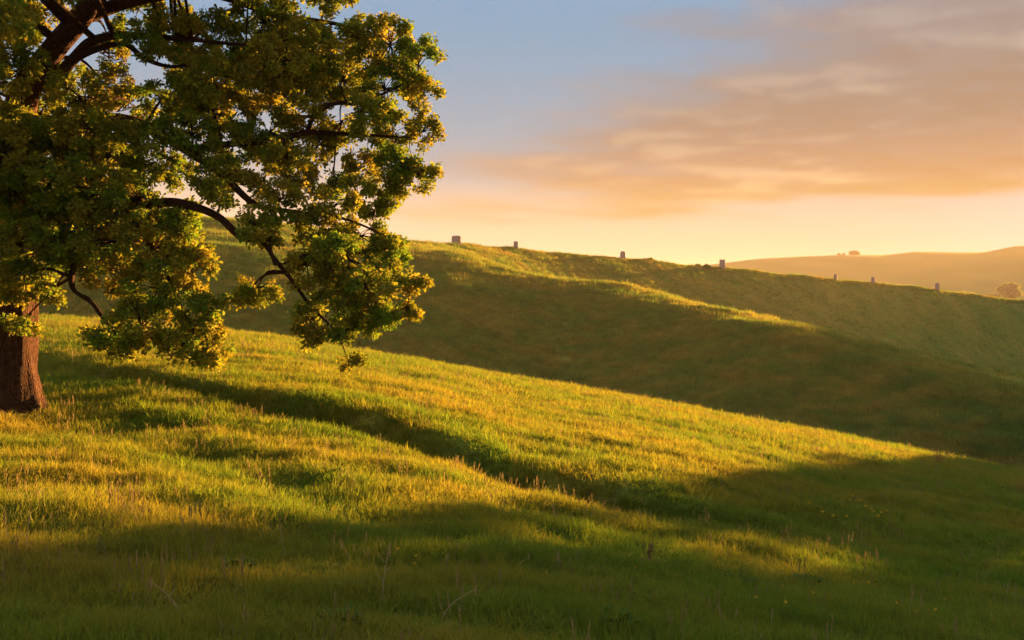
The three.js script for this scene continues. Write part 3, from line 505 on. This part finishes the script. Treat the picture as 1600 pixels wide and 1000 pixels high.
{
  const R = rng(909), P = [], I = []; blade(P, I, [0, -0.03, 0], 0.5, 0.33, 0.15, 0.006); blade(P, I, [0, -0.03, 0], 2.1, 0.33, 0.02, 0.005); blade(P, I, [0, 0.02, 0], 4, 0.14, 1.2, 0.02); blade(P, I, [0, 0.05, 0], 1.2, 0.12, 1.3, 0.02);
  const stem = fromArrays(P, I), bloom = bloomGeometry(0.024);
  let first = null;
  const flower = (px, py, big, label, group) => {
    const p = seen(px, py + 4); if (!p) return;
    let f;
    if (!first) { first = f = thing('yellow_flower', p, 0, label, 'flower', group); mesh('stem', stem, stemMat, f); const b = mesh('bloom', bloom, petal, f); b.position.set(0.02, 0.31, 0.012); b.rotation.set(0.5, 0, 0.3); } else { f = first.clone(); f.name = numbered('yellow_flower'); f.userData = { label, category: 'flower', group }; scene.add(f); }
    f.position.set(...p); f.rotation.y = R() * 6.283; f.scale.setScalar(big * (0.85 + 0.3 * R()));
  };
  const cluster = [[1264, 812], [1283, 826], [1290, 802], [1304, 804], [1307, 826], [1316, 812], [1321, 830], [1324, 787], [1322, 794], [1327, 799], [1330, 794], [1334, 816], [1337, 801], [1342, 810], [1340, 803], [1345, 804], [1346, 823], [1350, 815], [1353, 813], [1358, 811], [1360, 818], [1365, 821], [1371, 830], [1376, 834], [1378, 815], [1384, 819], [1380, 838], [1342, 842], [1356, 840], [1370, 826], [1381, 786], [1312, 804], [1299, 832], [1388, 829], [1333, 808], [1375, 826]];
  for (const [x, y] of cluster) flower(x, y, 0.9, 'small yellow flower in the loose patch of yellow blooms on the shaded lower slope', 'yellow flowers in the patch on the shaded slope');
  for (const [x, y] of [[1504, 820], [1500, 835], [1551, 858], [1545, 865], [1530, 872], [1268, 954], [1282, 967], [1399, 973], [1454, 982], [1459, 987], [1478, 964], [1434, 995], [1225, 974], [1355, 938], [1180, 967]]) flower(x, y, 0.6, 'yellow flower scattered singly over the dark grass well below the flower patch', 'yellow flowers scattered in the dark grass at the lower right');
  for (const [x, y] of [[619, 886], [650, 907], [674, 842], [647, 922], [995, 920], [853, 926]]) flower(x, y, 0.6, 'yellow flower scattered in the dark foreground grass near the tall dead stalk', 'yellow flowers in the dark foreground grass');
  const stalk = (px, py, h, lean, bend, label, forks) => {
    const p = seen(px, py); if (!p) return;
    const t = thing('dry_stalk', p, lean, label, 'dry stalk', 'dead stalks standing in the near grass'), at2 = (q) => new THREE.Vector3(bend * h * q * q, h * q * (1 - 0.15 * Math.abs(bend) * q), 0.04 * h * Math.sin(q * 5));
    mesh('stem', tube([0, 0.3, 0.6, 1].map((q) => [at2(q), lerp(0.0032, 0.0018, q)]), 6, 0, h / 14), dryMat, t);
    for (let k = 0; k < forks; k++) { const q = 0.45 + 0.4 * k / forks, c = at2(q), s = k % 2 ? 1 : -1; mesh('side_stem', tube([[c, 0.0022], [c.clone().add(new THREE.Vector3(s * 0.05 * h, 0.05 * h, 0.02)), 0.002], [c.clone().add(new THREE.Vector3(s * 0.12 * h, 0.16 * h, 0.03)), 0.0016]], 5, 0, h / 14), dryMat, t); }
    const P2 = [], I2 = [], e = at2(1), r2 = rng(px); for (let k = 0; k < 9; k++) blade(P2, I2, [e.x, e.y - k * 0.012 * h / 0.5, e.z], r2() * 6.283, 0.03, 0.6, 0.007, 2);
    mesh('seed_head', fromArrays(P2, I2), dryMat, t);
  };
  stalk(597, 952, 0.44, 0.1, 0.12, 'tallest pale dead stalk with a forked side stem, standing in the dark foreground', 3);
  stalk(442, 866, 0.22, 2.8, 0.1, 'short straight pale stalk standing at the edge of the dark foreground', 0);
  stalk(546, 884, 0.2, 0.4, -0.35, 'pale stalk leaning away from the tallest stalk, between it and the short straight one', 0);
  stalk(42, 868, 0.3, 0.2, 0.05, 'pale stalk upright in the grass below the trunk of the oak', 1);
  stalk(213, 915, 0.22, 1.2, 0.05, 'pale stalk with a small white tip in the dark grass below the oak', 0);
  stalk(688, 978, 0.26, 0.2, 0.9, 'pale stalk arching over into a hook at the bottom edge', 0);
  stalk(285, 978, 0.3, 0.2, -0.6, 'broad bent dead stalk lying over in the dark grass below the oak', 2);
  stalk(805, 898, 0.16, 0.1, 0.7, 'pale stalk bent low on its own, just below the sunlit bank', 0);
  stalk(1204, 998, 0.2, 0.3, 0.1, 'pale stalk upright at the bottom edge below the dark weed clump', 1);
  const dock = seen(1013, 884), t = thing('dead_dock', dock, 0.4, 'brown dead dock plant with a spire of seed, at the edge of the sunlit bank', 'plant'), P3 = [], I3 = [], r3 = rng(31);
  for (let k = 0; k < 90; k++) { const q = r3(); blade(P3, I3, [0.03 * q + (r3() - 0.5) * 0.06, 0.1 + 0.32 * q, (r3() - 0.5) * 0.06], r3() * 6.283, 0.035 + 0.03 * (1 - q), 0.8, 0.014, 2); }
  mesh('stem', tube([[new THREE.Vector3(0, -0.05, 0), 0.008], [new THREE.Vector3(0.02, 0.25, 0), 0.006], [new THREE.Vector3(0.04, 0.46, 0), 0.003]], 6, 0, 0.05), dryMat, t);
  const brown = leafMaterial('dead dock seed', rgb(0.13, 0.065, 0.035), 0.2); mesh('seed_head', fromArrays(P3, I3), brown, t);
  const P4 = [], I4 = []; for (let k = 0; k < 12; k++) blade(P4, I4, [0, 0.02, 0], k * 0.53 + r3(), 0.2 + 0.1 * r3(), 1.3, 0.05, 4); mesh('leaves', fromArrays(P4, I4), brown, t); t.scale.set(0.75, 0.5, 0.75);
  const weed = (px, py, s, seed, label) => {
    s *= 0.7; const p = seen(px, py); if (!p) return;
    const w = thing('leafy_weed', p, seed, label, 'weed', 'dark leafy weeds in the near grass'), q = rng(seed), P5 = [], I5 = [];
    for (let k = 0; k < 26; k++) { const a = q() * 6.283, r = 0.16 * s * Math.sqrt(q()); leafyBlade(P5, I5, [Math.cos(a) * r, 0, Math.sin(a) * r], a + (q() - 0.5), s * (0.14 + 0.12 * q()), 0.5 + q() * 0.9, s * 0.055); }
    mesh('leaves', fromArrays(P5, I5), weedMat, w);
    const P6 = [], I6 = []; for (let k = 0; k < 8; k++) blade(P6, I6, [(q() - 0.5) * 0.2 * s, -0.02, (q() - 0.5) * 0.2 * s], q() * 6.283, s * (0.25 + 0.1 * q()), 0.4, 0.012); mesh('stems', fromArrays(P6, I6), stemMat, w).userData.kind = 'stuff';
  };
  function leafyBlade(P, I, b, dir, len, bend, w) { // a broad leaf: widest in the middle
    const sx = -Math.sin(dir), sz = Math.cos(dir), n0 = P.length / 3; let x = b[0], y = b[1], z = b[2], lean = bend * 0.4;
    for (let s = 0; s <= 5; s++) { const ww = w * Math.sin(Math.PI * (0.12 + 0.86 * s / 5)); P.push(x - sx * ww, y + ww * 0.3, z - sz * ww, x, y, z, x + sx * ww, y + ww * 0.3, z + sz * ww); x += Math.cos(dir) * Math.sin(lean) * len / 5; z += Math.sin(dir) * Math.sin(lean) * len / 5; y += Math.cos(lean) * len / 5; lean += bend * 0.35; }
    for (let s = 0; s < 5; s++) for (const c of [0, 1]) { const a = n0 + s * 3 + c; I.push(a, a + 3, a + 1, a + 1, a + 3, a + 4); }
  }
  weed(1150, 915, 1.0, 3, 'dark weed clump on its own below the end of the sunlit bank'); weed(960, 978, 0.9, 4, 'dark leafy weed low in the foreground under the dead dock'); weed(530, 982, 0.9, 5, 'dark leafy weed at the bottom edge beside the tallest stalk');
  weed(365, 892, 0.8, 6, 'dark leafy weed in the shade between the oak and the tallest stalk'); weed(1268, 918, 1.1, 7, 'dark weed clump below the patch of yellow flowers'); weed(515, 745, 1.0, 9, 'dark weed clump in the middle of the sunlit near slope'); weed(905, 812, 0.9, 10, 'dark weed tuft on the sunlit bank just under the gully');
  const tussock = (px, py, s, label, seed) => {
    const p = seen(px, py); if (!p) return; const q = rng(seed), g = thing('dry_tussock', p, 0, label, 'grass tussock'), P7 = [], I7 = [], P8 = [], I8 = [];
    for (let k = 0; k < 160; k++) { const a = q() * 6.283, r = 0.3 * s * Math.sqrt(q()); blade(P7, I7, [Math.cos(a) * r, -0.05, Math.sin(a) * r], a + (q() - 0.5), s * (0.5 + 0.7 * q()), 0.2 + 0.8 * q(), 0.014 * s); }
    for (let k = 0; k < 30; k++) { const a = q() * 6.283, r = 0.2 * s * Math.sqrt(q()); blade(P8, I8, [Math.cos(a) * r, 0, Math.sin(a) * r], a, s * (1 + 0.4 * q()), 0.2, 0.012 * s); }
    mesh('blades', fromArrays(P7, I7), rust, g).userData.kind = 'stuff'; mesh('seed_stems', fromArrays(P8, I8), rust, g).userData.kind = 'stuff';
  };
  const rust = leafMaterial('rusty grass', rgb(0.34, 0.17, 0.05), 0.4);
  tussock(1465, 729, 0.5, 'rusty orange grass tussock at the lower end of the sunlit crest', 61); tussock(1595, 776, 0.45, 'rusty orange grass tussock on the shaded slope at the very edge of view', 62);
}
renderer.render(scene, camera);
